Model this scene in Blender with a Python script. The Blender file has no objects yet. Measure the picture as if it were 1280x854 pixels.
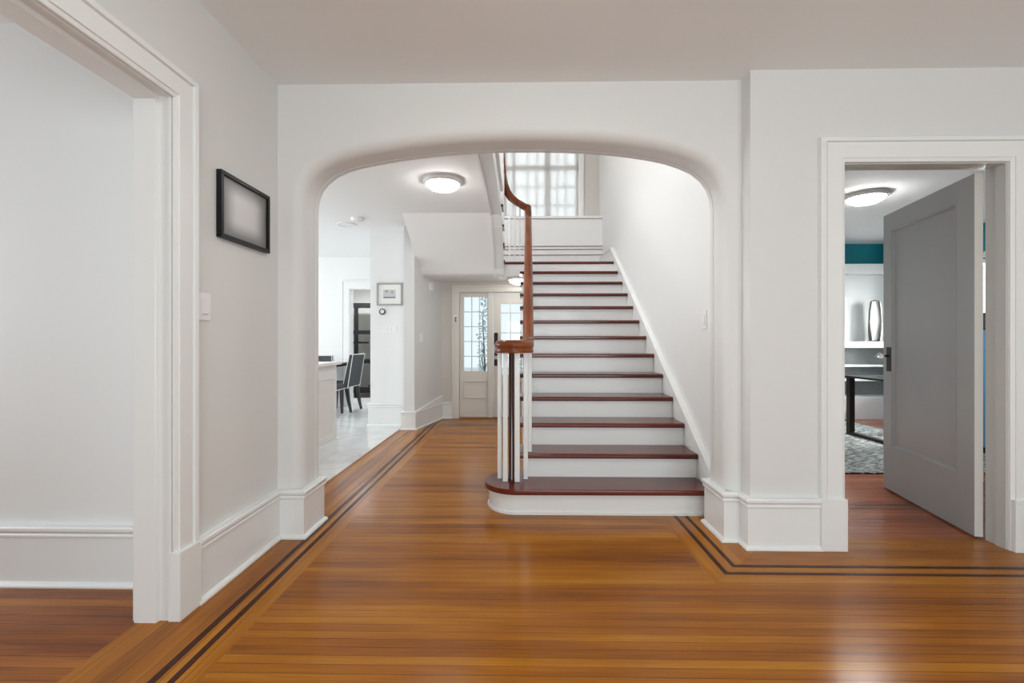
import bpy, bmesh, math, random
from math import sin, cos, pi, radians, sqrt
from mathutils import Vector, Matrix
random.seed(7)
S = bpy.context.scene
COL = S.collection

# ------------------------------------------------------------------ camera, world, lights, exposure
cd = bpy.data.cameras.new('camera'); cam = bpy.data.objects.new('camera', cd); COL.objects.link(cam)
cd.sensor_width = 36; cd.lens = 16.0; cd.clip_start = 0.05; cd.shift_y = 0.0004
cam.location = (0, 0, 1.165); cam.rotation_euler = (radians(90), 0, radians(1.0))
S.camera = cam
S.view_settings.view_transform = 'Standard'; S.view_settings.look = 'None'
S.view_settings.gamma = 1; S.view_settings.use_curve_mapping = False
S.view_settings.exposure = 0.0
S.cycles.use_denoising = True
S.cycles.max_bounces = 10; S.cycles.diffuse_bounces = 6; S.cycles.transparent_max_bounces = 12
S.cycles.sample_clamp_indirect = 6
W = bpy.data.worlds.new('daylight'); S.world = W; W.use_nodes = True
bgn = W.node_tree.nodes['Background']
bgn.inputs[0].default_value = (0.86, 0.94, 1.0, 1); bgn.inputs[1].default_value = 1.1

def area(name, loc, rot, sx, sy, power, col=(1, 1, 1)):
    l = bpy.data.lights.new(name, 'AREA'); l.shape = 'RECTANGLE'; l.size = sx; l.size_y = sy
    l.energy = power; l.color = col
    o = bpy.data.objects.new(name, l); COL.objects.link(o); o.location = loc; o.rotation_euler = rot
    return o
R90 = radians(90)
# daylight at windows, plus unseen fills that brighten the rooms
area('rear_fill_light', (1.2, -3.12, 1.15), (radians(121), 0, 0), 3.4, 1.9, 122, (0.90, 0.975, 1.0))       # unseen fill added behind the camera, tilted up to lift the ceiling; faces +Y
area('daylight_landing_window', (0.36, 7.86, 3.95), (-R90, 0, 0), 1.3, 1.5, 16, (0.96, 0.99, 1.0))      # faces -Y
area('kitchen_fill_light', (-6.1, 5.2, 1.6), (0, -R90, 0), 1.8, 3.0, 100, (0.96, 0.99, 1.0))   # unseen fill added to brighten the kitchen side; faces +X
area('daylight_study_window', (6.25, 5.95, 1.6), (0, R90, 0), 1.1, 1.4, 380, (1.0, 0.995, 0.98))        # faces -X
area('side_room_fill_light', (-4.62, 0.9, 1.6), (0, -R90, 0), 1.6, 1.8, 38, (0.93, 0.98, 1.0))  # unseen fill for the side room wall; faces +X
area('upper_hall_fill_light', (-1.6, 4.2, 5.38), (0, 0, 0), 1.8, 1.8, 150, (0.96, 0.99, 1.0))     # unseen fill added to brighten the stairwell, no fixture; faces down
area('closet_downlight', (-3.1, 9.0, 2.43), (0, 0, 0), 0.5, 0.3, 55, (0.96, 0.99, 1.0))
LAMP = 48.0

# ------------------------------------------------------------------ materials
def mat(name, col, rough=0.5, metal=0.0, spec=0.5, bump=0.0, bscale=60.0, coat=0.0, var=0.0, vscale=3.0, emit=None, es=0.0):
    m = bpy.data.materials.new(name); m.use_nodes = True
    nt = m.node_tree; b = nt.nodes['Principled BSDF']
    b.inputs['Base Color'].default_value = (*col, 1); b.inputs['Roughness'].default_value = rough
    b.inputs['Metallic'].default_value = metal; b.inputs['Specular IOR Level'].default_value = spec
    b.inputs['Coat Weight'].default_value = coat; b.inputs['Coat Roughness'].default_value = 0.12
    tc = nt.nodes.new('ShaderNodeTexCoord')
    if var:
        n = nt.nodes.new('ShaderNodeTexNoise'); n.inputs['Scale'].default_value = vscale; n.inputs['Detail'].default_value = 4
        nt.links.new(tc.outputs['Object'], n.inputs['Vector'])
        mx = nt.nodes.new('ShaderNodeMix'); mx.data_type = 'RGBA'
        mx.inputs[6].default_value = (*[c*(1-var) for c in col], 1); mx.inputs[7].default_value = (*[min(1, c*(1+var)) for c in col], 1)
        nt.links.new(n.outputs[0], mx.inputs[0]); nt.links.new(mx.outputs[2], b.inputs['Base Color'])
    if bump:
        n = nt.nodes.new('ShaderNodeTexNoise'); n.inputs['Scale'].default_value = bscale; n.inputs['Detail'].default_value = 3
        nt.links.new(tc.outputs['Object'], n.inputs['Vector'])
        bp = nt.nodes.new('ShaderNodeBump'); bp.inputs['Strength'].default_value = bump; bp.inputs['Distance'].default_value = 0.002
        nt.links.new(n.outputs[0], bp.inputs['Height']); nt.links.new(bp.outputs[0], b.inputs['Normal'])
    if emit:
        b.inputs['Emission Color'].default_value = (*emit, 1); b.inputs['Emission Strength'].default_value = es
    return m

def wood(name, cols, along='X', bw=0.047, blen=1.9, rough=0.21, grain=1.0, seam=0.35, offset=0.37, lines=True, spec=0.22):
    """strip flooring / board: brick pattern + stretched grain"""
    m = bpy.data.materials.new(name); m.use_nodes = True
    nt = m.node_tree; N = nt.nodes; L = nt.links; b = N['Principled BSDF']
    tc = N.new('ShaderNodeTexCoord'); sep = N.new('ShaderNodeSeparateXYZ'); sh = N.new('ShaderNodeMapping'); sh.inputs['Location'].default_value = (23.7, 23.7, 11.3); L.new(tc.outputs['Object'], sh.inputs[0]); L.new(sh.outputs[0], sep.inputs[0])
    cb = N.new('ShaderNodeCombineXYZ')
    order = {'X': (0, 1, 2), 'Y': (1, 0, 2), 'Z': (2, 0, 1)}[along]
    for i, o in enumerate(order): L.new(sep.outputs[o], cb.inputs[i])
    br = N.new('ShaderNodeTexBrick'); L.new(cb.outputs[0], br.inputs['Vector'])
    br.offset = offset; br.offset_frequency = 2; br.squash = 1
    br.inputs['Scale'].default_value = 1; br.inputs['Brick Width'].default_value = blen; br.inputs['Row Height'].default_value = bw
    br.inputs['Mortar Size'].default_value = 0.0013 if lines else 0.0
    br.inputs['Mortar Smooth'].default_value = 0.3
    br.inputs['Color1'].default_value = (0, 0, 0, 1); br.inputs['Color2'].default_value = (1, 1, 1, 1); br.inputs['Mortar'].default_value = (0.5, 0.5, 0.5, 1)
    # long grain noise
    mp = N.new('ShaderNodeMapping'); mp.inputs['Scale'].default_value = (2.0, 75, 75); L.new(cb.outputs[0], mp.inputs[0])
    n1 = N.new('ShaderNodeTexNoise'); n1.inputs['Scale'].default_value = 2.2; n1.inputs['Detail'].default_value = 6; n1.inputs['Roughness'].default_value = 0.62
    L.new(mp.outputs[0], n1.inputs['Vector'])
    # broad bands across several strips
    mp2 = N.new('ShaderNodeMapping'); mp2.inputs['Scale'].default_value = (0.35, 3.4, 1); L.new(cb.outputs[0], mp2.inputs[0])
    n2 = N.new('ShaderNodeTexNoise'); n2.inputs['Scale'].default_value = 2.4; n2.inputs['Detail'].default_value = 2
    L.new(mp2.outputs[0], n2.inputs['Vector'])
    bw_ = N.new('ShaderNodeRGBToBW'); L.new(br.outputs['Color'], bw_.inputs[0])
    def math_(op, a, bb):
        k = N.new('ShaderNodeMath'); k.operation = op
        for i, v in enumerate((a, bb)):
            if isinstance(v, (int, float)): k.inputs[i].default_value = v
            else: L.new(v, k.inputs[i])
        return k.outputs[0]
    f = math_('ADD', math_('MULTIPLY', bw_.outputs[0], 0.22), math_('ADD', math_('MULTIPLY', n1.outputs[0], 0.60*grain), math_('MULTIPLY', n2.outputs[0], 0.85)))
    f = math_('SUBTRACT', f, 0.22*grain + 0.115)
    rp = N.new('ShaderNodeValToRGB'); L.new(f, rp.inputs[0])
    e = rp.color_ramp.elements
    e[0].position = 0.18; e[0].color = (*cols[0], 1); e[1].position = 0.82; e[1].color = (*cols[2], 1)
    x = e.new(0.5); x.color = (*cols[1], 1)
    mx = N.new('ShaderNodeMix'); mx.data_type = 'RGBA'; L.new(rp.outputs[0], mx.inputs[6])
    mx.inputs[7].default_value = (*[c*seam for c in cols[0]], 1)
    L.new(math_('MULTIPLY', br.outputs['Fac'], 0.9), mx.inputs[0]); L.new(mx.outputs[2], b.inputs['Base Color'])
    b.inputs['Roughness'].default_value = rough
    rr = N.new('ShaderNodeMapRange'); L.new(n1.outputs[0], rr.inputs[0]); rr.inputs[3].default_value = rough-0.05; rr.inputs[4].default_value = rough+0.07
    L.new(rr.outputs[0], b.inputs['Roughness'])
    bp = N.new('ShaderNodeBump'); bp.inputs['Strength'].default_value = 0.25; bp.inputs['Distance'].default_value = 0.0008
    hh = math_('SUBTRACT', math_('MULTIPLY', n1.outputs[0], 0.25), br.outputs['Fac']); L.new(hh, bp.inputs['Height'])
    L.new(bp.outputs[0], b.inputs['Normal'])
    b.inputs['Specular IOR Level'].default_value = spec
    return m

M = {}
M['wall'] = mat('warm_grey_wall_paint', (0.70, 0.705, 0.695), 0.62, bump=0.10, bscale=180)
M['wall_white'] = mat('soft_white_wall_paint', (0.79, 0.80, 0.795), 0.6, bump=0.1, bscale=180)
M['wall_beige'] = mat('beige_vestibule_paint', (0.60, 0.575, 0.54), 0.5, bump=0.1, bscale=180)
M['ceil'] = mat('ceiling_paint', (0.84, 0.865, 0.87), 0.8, bump=0.05)
M['ceil_white'] = mat('white_ceiling_paint', (0.82, 0.82, 0.82), 0.8, bump=0.05)
M['trim'] = mat('white_gloss_trim_paint', (0.80, 0.815, 0.81), 0.3, bump=0.04, bscale=40)
M['trim_cream'] = mat('cream_door_paint', (0.74, 0.71, 0.66), 0.35, bump=0.04, bscale=40)
M['jamb'] = mat('grey_jamb_paint', (0.50, 0.50, 0.48), 0.35)
M['door_grey'] = mat('grey_door_paint', (0.325, 0.33, 0.335), 0.3, bump=0.15, bscale=25)
M['door_edge'] = mat('cream_door_edge_paint', (0.62, 0.60, 0.56), 0.45)
M['mauve'] = mat('muted_brown_line_paint', (0.30, 0.22, 0.21), 0.5)
M['teal'] = mat('teal_wall_paint', (0.0, 0.175, 0.225), 0.5)
FC = [(0.165, 0.044, 0.001), (0.325, 0.103, 0.0018), (0.48, 0.195, 0.008)]
M['f_x'] = wood('oak_strip_floor', FC, 'X', blen=60.0)
M['f_y'] = wood('oak_border_boards', [(0.19, 0.052, 0.0012), (0.34, 0.114, 0.003), (0.48, 0.195, 0.012)], 'Y', 0.078, 60)
M['f_x2'] = wood('oak_border_boards_across', [(0.19, 0.052, 0.0012), (0.34, 0.114, 0.003), (0.48, 0.195, 0.012)], 'X', 0.09, 60)
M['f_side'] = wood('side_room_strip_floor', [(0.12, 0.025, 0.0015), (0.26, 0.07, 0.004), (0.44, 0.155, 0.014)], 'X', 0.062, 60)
M['f_red'] = wood('reddish_strip_floor', [(0.17, 0.045, 0.02), (0.30, 0.085, 0.035), (0.42, 0.15, 0.06)], 'X', 0.057, 1.7, rough=0.2)
M['inlay'] = mat('walnut_inlay', (0.050, 0.013, 0.004), 0.3, spec=0.15, var=0.4, vscale=20)
M['mahog'] = wood('mahogany_tread', [(0.060, 0.010, 0.006), (0.105, 0.018, 0.010), (0.16, 0.030, 0.015)], 'X', 0.3, 3.0, rough=0.2, grain=0.9, lines=False, spec=0.45)
M['mahog_rail'] = wood('mahogany_handrail', [(0.085, 0.020, 0.009), (0.19, 0.050, 0.018), (0.32, 0.10, 0.032)], 'Y', 0.4, 5.0, rough=0.16, grain=0.9, lines=False)
M['mahog_dark'] = mat('dark_mahogany', (0.045, 0.013, 0.011), 0.16, var=0.35, vscale=14, coat=0.4)
M['black'] = mat('black_satin', (0.006, 0.006, 0.007), 0.35, spec=0.25)
M['iron'] = mat('aged_black_iron', (0.018, 0.015, 0.013), 0.4, metal=0.4, bump=0.3, bscale=90)
M['pewter'] = mat('dark_polished_pewter', (0.30, 0.29, 0.26), 0.22, metal=1.0)
M['bronze'] = mat('dark_bronze', (0.035, 0.026, 0.02), 0.35, metal=0.7)
M['chrome'] = mat('polished_metal', (0.75, 0.75, 0.74), 0.14, metal=1.0)
M['steel'] = mat('painted_hinge', (0.62, 0.60, 0.57), 0.35, metal=0.3)
M['charcoal'] = mat('charcoal_upholstery', (0.055, 0.058, 0.063), 0.8, bump=0.4, bscale=300, var=0.2, vscale=60)
M['charcoal_leg'] = mat('charcoal_wood', (0.03, 0.03, 0.032), 0.35)
M['piping'] = mat('white_piping', (0.8, 0.8, 0.78), 0.6)
M['plastic'] = mat('white_plastic', (0.83, 0.83, 0.83), 0.35)
M['blackrim'] = mat('glossy_black_glass', (0.01, 0.01, 0.012), 0.12)
M['marble_top'] = mat('white_stone_worktop', (0.82, 0.81, 0.80), 0.2, var=0.05, vscale=5)
M['silver_frame'] = mat('brushed_silver_frame', (0.42, 0.41, 0.39), 0.35, metal=0.6)
M['mount'] = mat('white_picture_mount', (0.82, 0.82, 0.80), 0.7)
M['greyshelf'] = mat('grey_cabinet_back', (0.38, 0.385, 0.38), 0.5, var=0.15, vscale=9)
M['bluecab'] = mat('light_blue_paint', (0.075, 0.27, 0.50), 0.4)
M['closet'] = mat('taupe_closet_paint', (0.50, 0.49, 0.47), 0.6)
M['shade'] = mat('lit_glass_shade', (0.9, 0.9, 0.88), 0.3, emit=(1.0, 0.985, 0.955), es=LAMP)
M['shade_dim'] = mat('dim_lit_glass_shade', (0.9, 0.9, 0.88), 0.3, emit=(1.0, 0.97, 0.92), es=20.0)
M['shade_bright'] = mat('bright_lit_glass_shade', (0.9, 0.9, 0.88), 0.3, emit=(1.0, 0.99, 0.97), es=95.0)
M['lampring'] = mat('white_lamp_ring', (0.75, 0.75, 0.75), 0.3)
M['concrete'] = mat('pale_paving', (0.62, 0.64, 0.64), 0.8, var=0.1, vscale=4)
M['leaf'] = mat('blue_green_foliage', (0.55, 0.70, 0.73), 0.7, var=0.4, vscale=20)
M['bark'] = mat('grey_bark', (0.2, 0.18, 0.17), 0.8)
M['slat'] = mat('white_blind_slat', (0.9, 0.9, 0.9), 0.45)
def translucent(m, f):
    N = m.node_tree.nodes; L = m.node_tree.links; b = N['Principled BSDF']; o = next(n for n in N if n.type == 'OUTPUT_MATERIAL')
    t = N.new('ShaderNodeBsdfTranslucent'); t.inputs[0].default_value = (0.95, 0.95, 0.95, 1); mx = N.new('ShaderNodeMixShader'); mx.inputs[0].default_value = f
    L.new(b.outputs[0], mx.inputs[1]); L.new(t.outputs[0], mx.inputs[2]); L.new(mx.outputs[0], o.inputs[0])
translucent(M['slat'], 0.55)

def glass():
    m = bpy.data.materials.new('window_glass'); m.use_nodes = True
    N = m.node_tree.nodes; L = m.node_tree.links; N.clear()
    o = N.new('ShaderNodeOutputMaterial'); mx = N.new('ShaderNodeMixShader'); t = N.new('ShaderNodeBsdfTransparent')
    t.inputs[0].default_value = (0.96, 0.985, 0.985, 1)
    g = N.new('ShaderNodeBsdfGlossy'); g.inputs['Roughness'].default_value = 0.02
    fr = N.new('ShaderNodeFresnel'); fr.inputs[0].default_value = 1.35
    L.new(fr.outputs[0], mx.inputs[0]); L.new(t.outputs[0], mx.inputs[1]); L.new(g.outputs[0], mx.inputs[2]); L.new(mx.outputs[0], o.inputs[0])
    return m
M['glass'] = glass()
def crystal():
    m = mat('clear_glass_knob', (0.9, 0.92, 0.92), 0.03); b = m.node_tree.nodes['Principled BSDF']
    b.inputs['Transmission Weight'].default_value = 0.85; b.inputs['IOR'].default_value = 1.5
    return m
M['crystal'] = crystal()
def tile():
    m = bpy.data.materials.new('white_marble_tile'); m.use_nodes = True
    N = m.node_tree.nodes; L = m.node_tree.links; b = N['Principled BSDF']
    tc = N.new('ShaderNodeTexCoord')
    n = N.new('ShaderNodeTexNoise'); n.inputs['Scale'].default_value = 1.6; n.inputs['Detail'].default_value = 8; n.inputs['Distortion'].default_value = 1.6
    L.new(tc.outputs['Object'], n.inputs['Vector'])
    rp = N.new('ShaderNodeValToRGB'); L.new(n.outputs[0], rp.inputs[0]); e = rp.color_ramp.elements
    e[0].position = 0.44; e[0].color = (0.76, 0.77, 0.77, 1); e[1].position = 0.56; e[1].color = (0.77, 0.775, 0.775, 1)
    x = e.new(0.5); x.color = (0.66, 0.67, 0.68, 1)
    br = N.new('ShaderNodeTexBrick'); L.new(tc.outputs['Object'], br.inputs['Vector']); br.offset = 0.5
    br.inputs['Scale'].default_value = 1; br.inputs['Brick Width'].default_value = 0.61; br.inputs['Row Height'].default_value = 0.61; br.inputs['Mortar Size'].default_value = 0.0015
    mx = N.new('ShaderNodeMix'); mx.data_type = 'RGBA'; L.new(rp.outputs[0], mx.inputs[6]); mx.inputs[7].default_value = (0.5, 0.5, 0.5, 1)
    L.new(br.outputs['Fac'], mx.inputs[0]); L.new(mx.outputs[2], b.inputs['Base Color'])
    b.inputs['Roughness'].default_value = 0.16
    return m
M['tile'] = tile()
def rugmat():
    m = bpy.data.materials.new('black_white_woven_wool'); m.use_nodes = True
    N = m.node_tree.nodes; L = m.node_tree.links; b = N['Principled BSDF']; b.inputs['Roughness'].default_value = 0.95
    tc = N.new('ShaderNodeTexCoord'); mp = N.new('ShaderNodeMapping'); mp.inputs['Rotation'].default_value = (0, 0, radians(-12)); mp.inputs['Scale'].default_value = (10, 100, 1)
    L.new(tc.outputs['Object'], mp.inputs[0])
    n = N.new('ShaderNodeTexNoise'); n.inputs['Scale'].default_value = 1.3; n.inputs['Detail'].default_value = 2; L.new(mp.outputs[0], n.inputs['Vector'])
    rp = N.new('ShaderNodeValToRGB'); L.new(n.outputs[0], rp.inputs[0]); e = rp.color_ramp.elements
    e[0].position = 0.49; e[0].color = (0.015, 0.015, 0.016, 1); e[1].position = 0.58; e[1].color = (0.58, 0.62, 0.60, 1)
    L.new(rp.outputs[0], b.inputs['Base Color'])
    return m
M['rug'] = rugmat()
def blankpic():
    m = bpy.data.materials.new('blurred_grey_print'); m.use_nodes = True
    N = m.node_tree.nodes; L = m.node_tree.links; b = N['Principled BSDF']; b.inputs['Roughness'].default_value = 0.35
    tc = N.new('ShaderNodeTexCoord'); sp = N.new('ShaderNodeSeparateXYZ'); L.new(tc.outputs['Generated'], sp.inputs[0])
    outs = []
    for i in (1, 2):
        a = N.new('ShaderNodeMath'); a.operation = 'PINGPONG'; a.inputs[1].default_value = 0.5; L.new(sp.outputs[i], a.inputs[0])
        r = N.new('ShaderNodeMapRange'); r.interpolation_type = 'SMOOTHSTEP'; r.inputs[1].default_value = 0.0; r.inputs[2].default_value = 0.33; L.new(a.outputs[0], r.inputs[0]); outs.append(r.outputs[0])
    k = N.new('ShaderNodeMath'); k.operation = 'MULTIPLY'; L.new(outs[0], k.inputs[0]); L.new(outs[1], k.inputs[1])
    rp = N.new('ShaderNodeValToRGB'); L.new(k.outputs[0], rp.inputs[0]); e = rp.color_ramp.elements
    e[0].color = (0.17, 0.17, 0.17, 1); e[1].color = (0.62, 0.62, 0.63, 1); L.new(rp.outputs[0], b.inputs['Base Color'])
    return m
M['blankpic'] = blankpic()

# ------------------------------------------------------------------ helpers
def wl(o):
    v = Vector((0, 0, 0))
    while o: v += o.location; o = o.parent
    return v
def obj(name, bm, m, parent=None, smooth=False, origin=None, **props):
    me = bpy.data.meshes.new(name)
    bmesh.ops.remove_doubles(bm, verts=bm.verts, dist=1e-6)
    bmesh.ops.recalc_face_normals(bm, faces=bm.faces)
    off = Vector((0, 0, 0))
    if parent: off = wl(parent)
    elif origin is not None: off = Vector(origin)
    bmesh.ops.translate(bm, verts=bm.verts, vec=-off)
    if smooth:
        for f in bm.faces: f.smooth = True
        for e_ in bm.edges:
            if len(e_.link_faces) == 2 and e_.calc_face_angle(0) > radians(38): e_.smooth = False
    bm.to_mesh(me); bm.free()
    for mm in (m if isinstance(m, (list, tuple)) else [m]): me.materials.append(M[mm])
    o = bpy.data.objects.new(name, me); COL.objects.link(o)
    if parent: o.parent = parent
    elif origin is not None: o.location = off
    for k, v in props.items(): o[k] = v
    return o
def thing(name, label, cat, loc, group=None, kind=None):
    o = bpy.data.objects.new(name, None); COL.objects.link(o); o.location = loc; o.empty_display_size = 0.1
    if label: o['label'] = label
    if cat: o['category'] = cat
    if group: o['group'] = group
    if kind: o['kind'] = kind
    return o
def bx(bm, x0, x1, y0, y1, z0, z1, bev=0.0, seg=2):
    vs = [bm.verts.new((x, y, z)) for x in (x0, x1) for y in (y0, y1) for z in (z0, z1)]
    fs = [bm.faces.new([vs[i] for i in q]) for q in ((0, 1, 3, 2), (4, 6, 7, 5), (0, 4, 5, 1), (2, 3, 7, 6), (0, 2, 6, 4), (1, 5, 7, 3))]
    if bev > 0:
        es = list({e for f in fs for e in f.edges})
        bmesh.ops.bevel(bm, geom=es, offset=bev, segments=seg, affect='EDGES', profile=0.5)
    return bm
def box(name, m, x0, x1, y0, y1, z0, z1, bev=0.0, parent=None, **p):
    return obj(name, bx(bmesh.new(), x0, x1, y0, y1, z0, z1, bev), m, parent, **p)
def prism(bm, pts, axis, a0, a1):
    """pts 2D polygon; axis extruded; mapping: X->(y,z) Y->(x,z) Z->(x,y)"""
    def mp(p, a):
        return {'X': (a, p[0], p[1]), 'Y': (p[0], a, p[1]), 'Z': (p[0], p[1], a)}[axis]
    A = [bm.verts.new(mp(p, a0)) for p in pts]; B = [bm.verts.new(mp(p, a1)) for p in pts]
    bm.faces.new(A); bm.faces.new(B[::-1]); n = len(pts)
    for i in range(n): bm.faces.new((A[i], A[(i+1) % n], B[(i+1) % n], B[i]))
    return bm
def offs(path, a):
    """offset open 2D path to its right-hand side... (normal = (dy,-dx))"""
    n = len(path); out = []
    for i, p in enumerate(path):
        ns = []
        if i > 0: d = (p[0]-path[i-1][0], p[1]-path[i-1][1]); l = math.hypot(*d); ns.append((d[1]/l, -d[0]/l))
        if i < n-1: d = (path[i+1][0]-p[0], path[i+1][1]-p[1]); l = math.hypot(*d); ns.append((d[1]/l, -d[0]/l))
        if len(ns) == 1: nx, ny = ns[0]
        else:
            nx, ny = ns[0][0]+ns[1][0], ns[0][1]+ns[1][1]
            dd = (nx*ns[0][0]+ny*ns[0][1]); nx, ny = nx/dd, ny/dd
        out.append((p[0]+nx*a, p[1]+ny*a))
    return out
def sweep(bm, path, prof, mapper, caps=True, close=True):
    """prof list of (a, b): a offset to right of path, b third coordinate"""
    rows = []
    for a, b in prof:
        rows.append([bm.verts.new(mapper(u, v, b)) for u, v in offs(path, a)])
    k = len(prof); rng = range(k if close else k-1)
    for j in rng:
        r0, r1 = rows[j], rows[(j+1) % k]
        for i in range(len(path)-1): bm.faces.new((r0[i], r0[i+1], r1[i+1], r1[i]))
    if caps and close:
        bm.faces.new([r[0] for r in rows]); bm.faces.new([r[-1] for r in rows][::-1])
    return bm
def tube(bm, pts, rad, seg=10, caps=True, prof=None, up=Vector((0, 0, 1))):
    pts = [Vector(p) for p in pts]; rings = []
    n = len(pts)
    for i, p in enumerate(pts):
        t = ((pts[i]-pts[i-1]).normalized() if i > 0 else Vector()) + ((pts[i+1]-pts[i]).normalized() if i < n-1 else Vector())
        t.normalize()
        s = t.cross(up)
        if s.length < 1e-4: s = t.cross(Vector((0, 1, 0)))
        s.normalize(); u = s.cross(t).normalized()
        r = rad[i] if isinstance(rad, (list, tuple)) else rad
        if prof: ring = [bm.verts.new(p + s*a*(r if rad else 1) + u*b*(r if rad else 1)) for a, b in prof]
        else: ring = [bm.verts.new(p + s*cos(2*pi*k/seg)*r + u*sin(2*pi*k/seg)*r) for k in range(seg)]
        rings.append(ring)
    m_ = len(rings[0])
    for i in range(n-1):
        for k in range(m_): bm.faces.new((rings[i][k], rings[i][(k+1) % m_], rings[i+1][(k+1) % m_], rings[i+1][k]))
    if caps: bm.faces.new(rings[0]); bm.faces.new(rings[-1][::-1])
    return bm
def lathe(bm, prof, cx, cy, cz=0, seg=40, M4=None):
    rows = []
    for r, z in prof:
        if r < 1e-6: rows.append([bm.verts.new((cx, cy, cz+z))])
        else: rows.append([bm.verts.new((cx+r*cos(2*pi*k/seg), cy+r*sin(2*pi*k/seg), cz+z)) for k in range(seg)])
    for a, b in zip(rows, rows[1:]):
        for k in range(seg):
            k2 = (k+1) % seg
            if len(a) == 1 and len(b) == 1: continue
            if len(a) == 1: bm.faces.new((a[0], b[k], b[k2]))
            elif len(b) == 1: bm.faces.new((a[k], a[k2], b[0]))
            else: bm.faces.new((a[k], a[k2], b[k2], b[k]))
    return bm
def wallbox(name, m, boxes):
    bm = bmesh.new()
    for b in boxes: bx(bm, *b)
    return obj(name, bm, m, kind='structure')
def wall_open_y(name, m, y0, y1, x0, x1, z0, z1, ops):
    """wall slab normal to Y with rectangular openings (x0,x1,z0,z1)"""
    bm = bmesh.new(); cur = x0
    for (a, b, c, d) in sorted(ops):
        bx(bm, cur, a, y0, y1, z0, z1)
        if c > z0: bx(bm, a, b, y0, y1, z0, c)
        if d < z1: bx(bm, a, b, y0, y1, d, z1)
        cur = b
    bx(bm, cur, x1, y0, y1, z0, z1)
    return obj(name, bm, m, kind='structure')
def wall_open_x(name, m, x0, x1, y0, y1, z0, z1, ops):
    bm = bmesh.new(); cur = y0
    for (a, b, c, d) in sorted(ops):
        bx(bm, x0, x1, cur, a, z0, z1)
        if c > z0: bx(bm, x0, x1, a, b, z0, c)
        if d < z1: bx(bm, x0, x1, a, b, d, z1)
        cur = b
    bx(bm, x0, x1, cur, y1, z0, z1)
    return obj(name, bm, m, kind='structure')

CZ = 2.705
# ------------------------------------------------------------------ floors
def quad(bm, x0, x1, y0, y1, z, mi):
    f = bm.faces.new([bm.verts.new(p) for p in ((x0, y0, z), (x1, y0, z), (x1, y1, z), (x0, y1, z))]); f.material_index = mi
def poly(bm, pts, z, mi):
    f = bm.faces.new([bm.verts.new((*p, z)) for p in pts]); f.material_index = mi
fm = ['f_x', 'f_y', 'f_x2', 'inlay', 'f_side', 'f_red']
bm = bmesh.new()
XB0, XB1 = -1.585, -1.10
quad(bm, XB1, 0.94, -3.2, 6.66, 0, 0)
quad(bm, 0.94, 4.0, -3.2, 2.20, 0, 0)
poly(bm, [(0.94, 2.20), (1.50, 2.75), (1.50, 3.4), (0.94, 3.4)], 0, 1)
poly(bm, [(0.94, 2.20), (4.0, 2.20), (4.0, 2.75), (1.50, 2.75)], 0, 2)
quad(bm, 0.94, 1.5, 3.4, 7.1, 0, 0)
quad(bm, XB0, XB1, -3.2, 6.66, 0, 1)
quad(bm, XB0, 0.94, 6.66, 7.1, 0, 2)
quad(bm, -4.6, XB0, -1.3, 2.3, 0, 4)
quad(bm, 1.5, 6.1, 2.75, 7.4, 0, 5)
Z = 0.0006
for a, b in ((-1.275, -1.247), (-1.207, -1.181)):           # walnut lines along the left side
    y2 = 6.80 if a > -1.25 else 6.87
    quad(bm, a, b, -3.2, y2, Z, 3)
quad(bm, -1.207, 0.9, 6.775, 6.80, Z, 3); quad(bm, -1.275, 0.9, 6.845, 6.87, Z, 3)
for x, y in ((1.026, 2.297), (1.099, 2.372)):               # walnut lines turning at the stair corner
    quad(bm, x, x+0.024, y, 3.3, Z, 3); quad(bm, x, 4.0, y, y+0.024, Z+0.0001, 3)
for y in (3.215, 3.285): quad(bm, 1.6, 5.0, y, y+0.018, Z, 3)     # dark lines inside the study threshold
floor = obj('floor', bm, fm, kind='structure')
bm = bmesh.new(); quad(bm, -6.3, XB0, 2.3, 10.6, 0, 0)
obj('floor_tile', bm, 'tile', kind='structure')
bm = bmesh.new(); bx(bm, XB0-0.02, XB0+0.0, 2.95, 6.3, -0.01, 0.004)
obj('trim_1', bm, 'f_y', kind='structure')

# ------------------------------------------------------------------ arch wall
XL, XR, YA, YB = -1.305, 1.214, 2.70, 2.93
archpts = [(-1.305, 1.95), (-1.303, 2.02), (-1.294, 2.08), (-1.272, 2.135), (-1.235, 2.182), (-1.175, 2.228), (-1.10, 2.262), (-1.01, 2.287),
           (-0.90, 2.308), (-0.78, 2.328), (-0.65, 2.346), (-0.50, 2.362), (-0.35, 2.372), (-0.20, 2.379), (-0.05, 2.382),
           (0.12, 2.381), (0.28, 2.377), (0.42, 2.370), (0.56, 2.358), (0.69, 2.343), (0.81, 2.324), (0.92, 2.300), (1.01, 2.270), (1.085, 2.236),
           (1.145, 2.187), (1.185, 2.130), (1.205, 2.07), (1.213, 2.01), (1.214, 1.95)]
path = [(XL, 0.0)] + archpts + [(XR, 0.0)]
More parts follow.
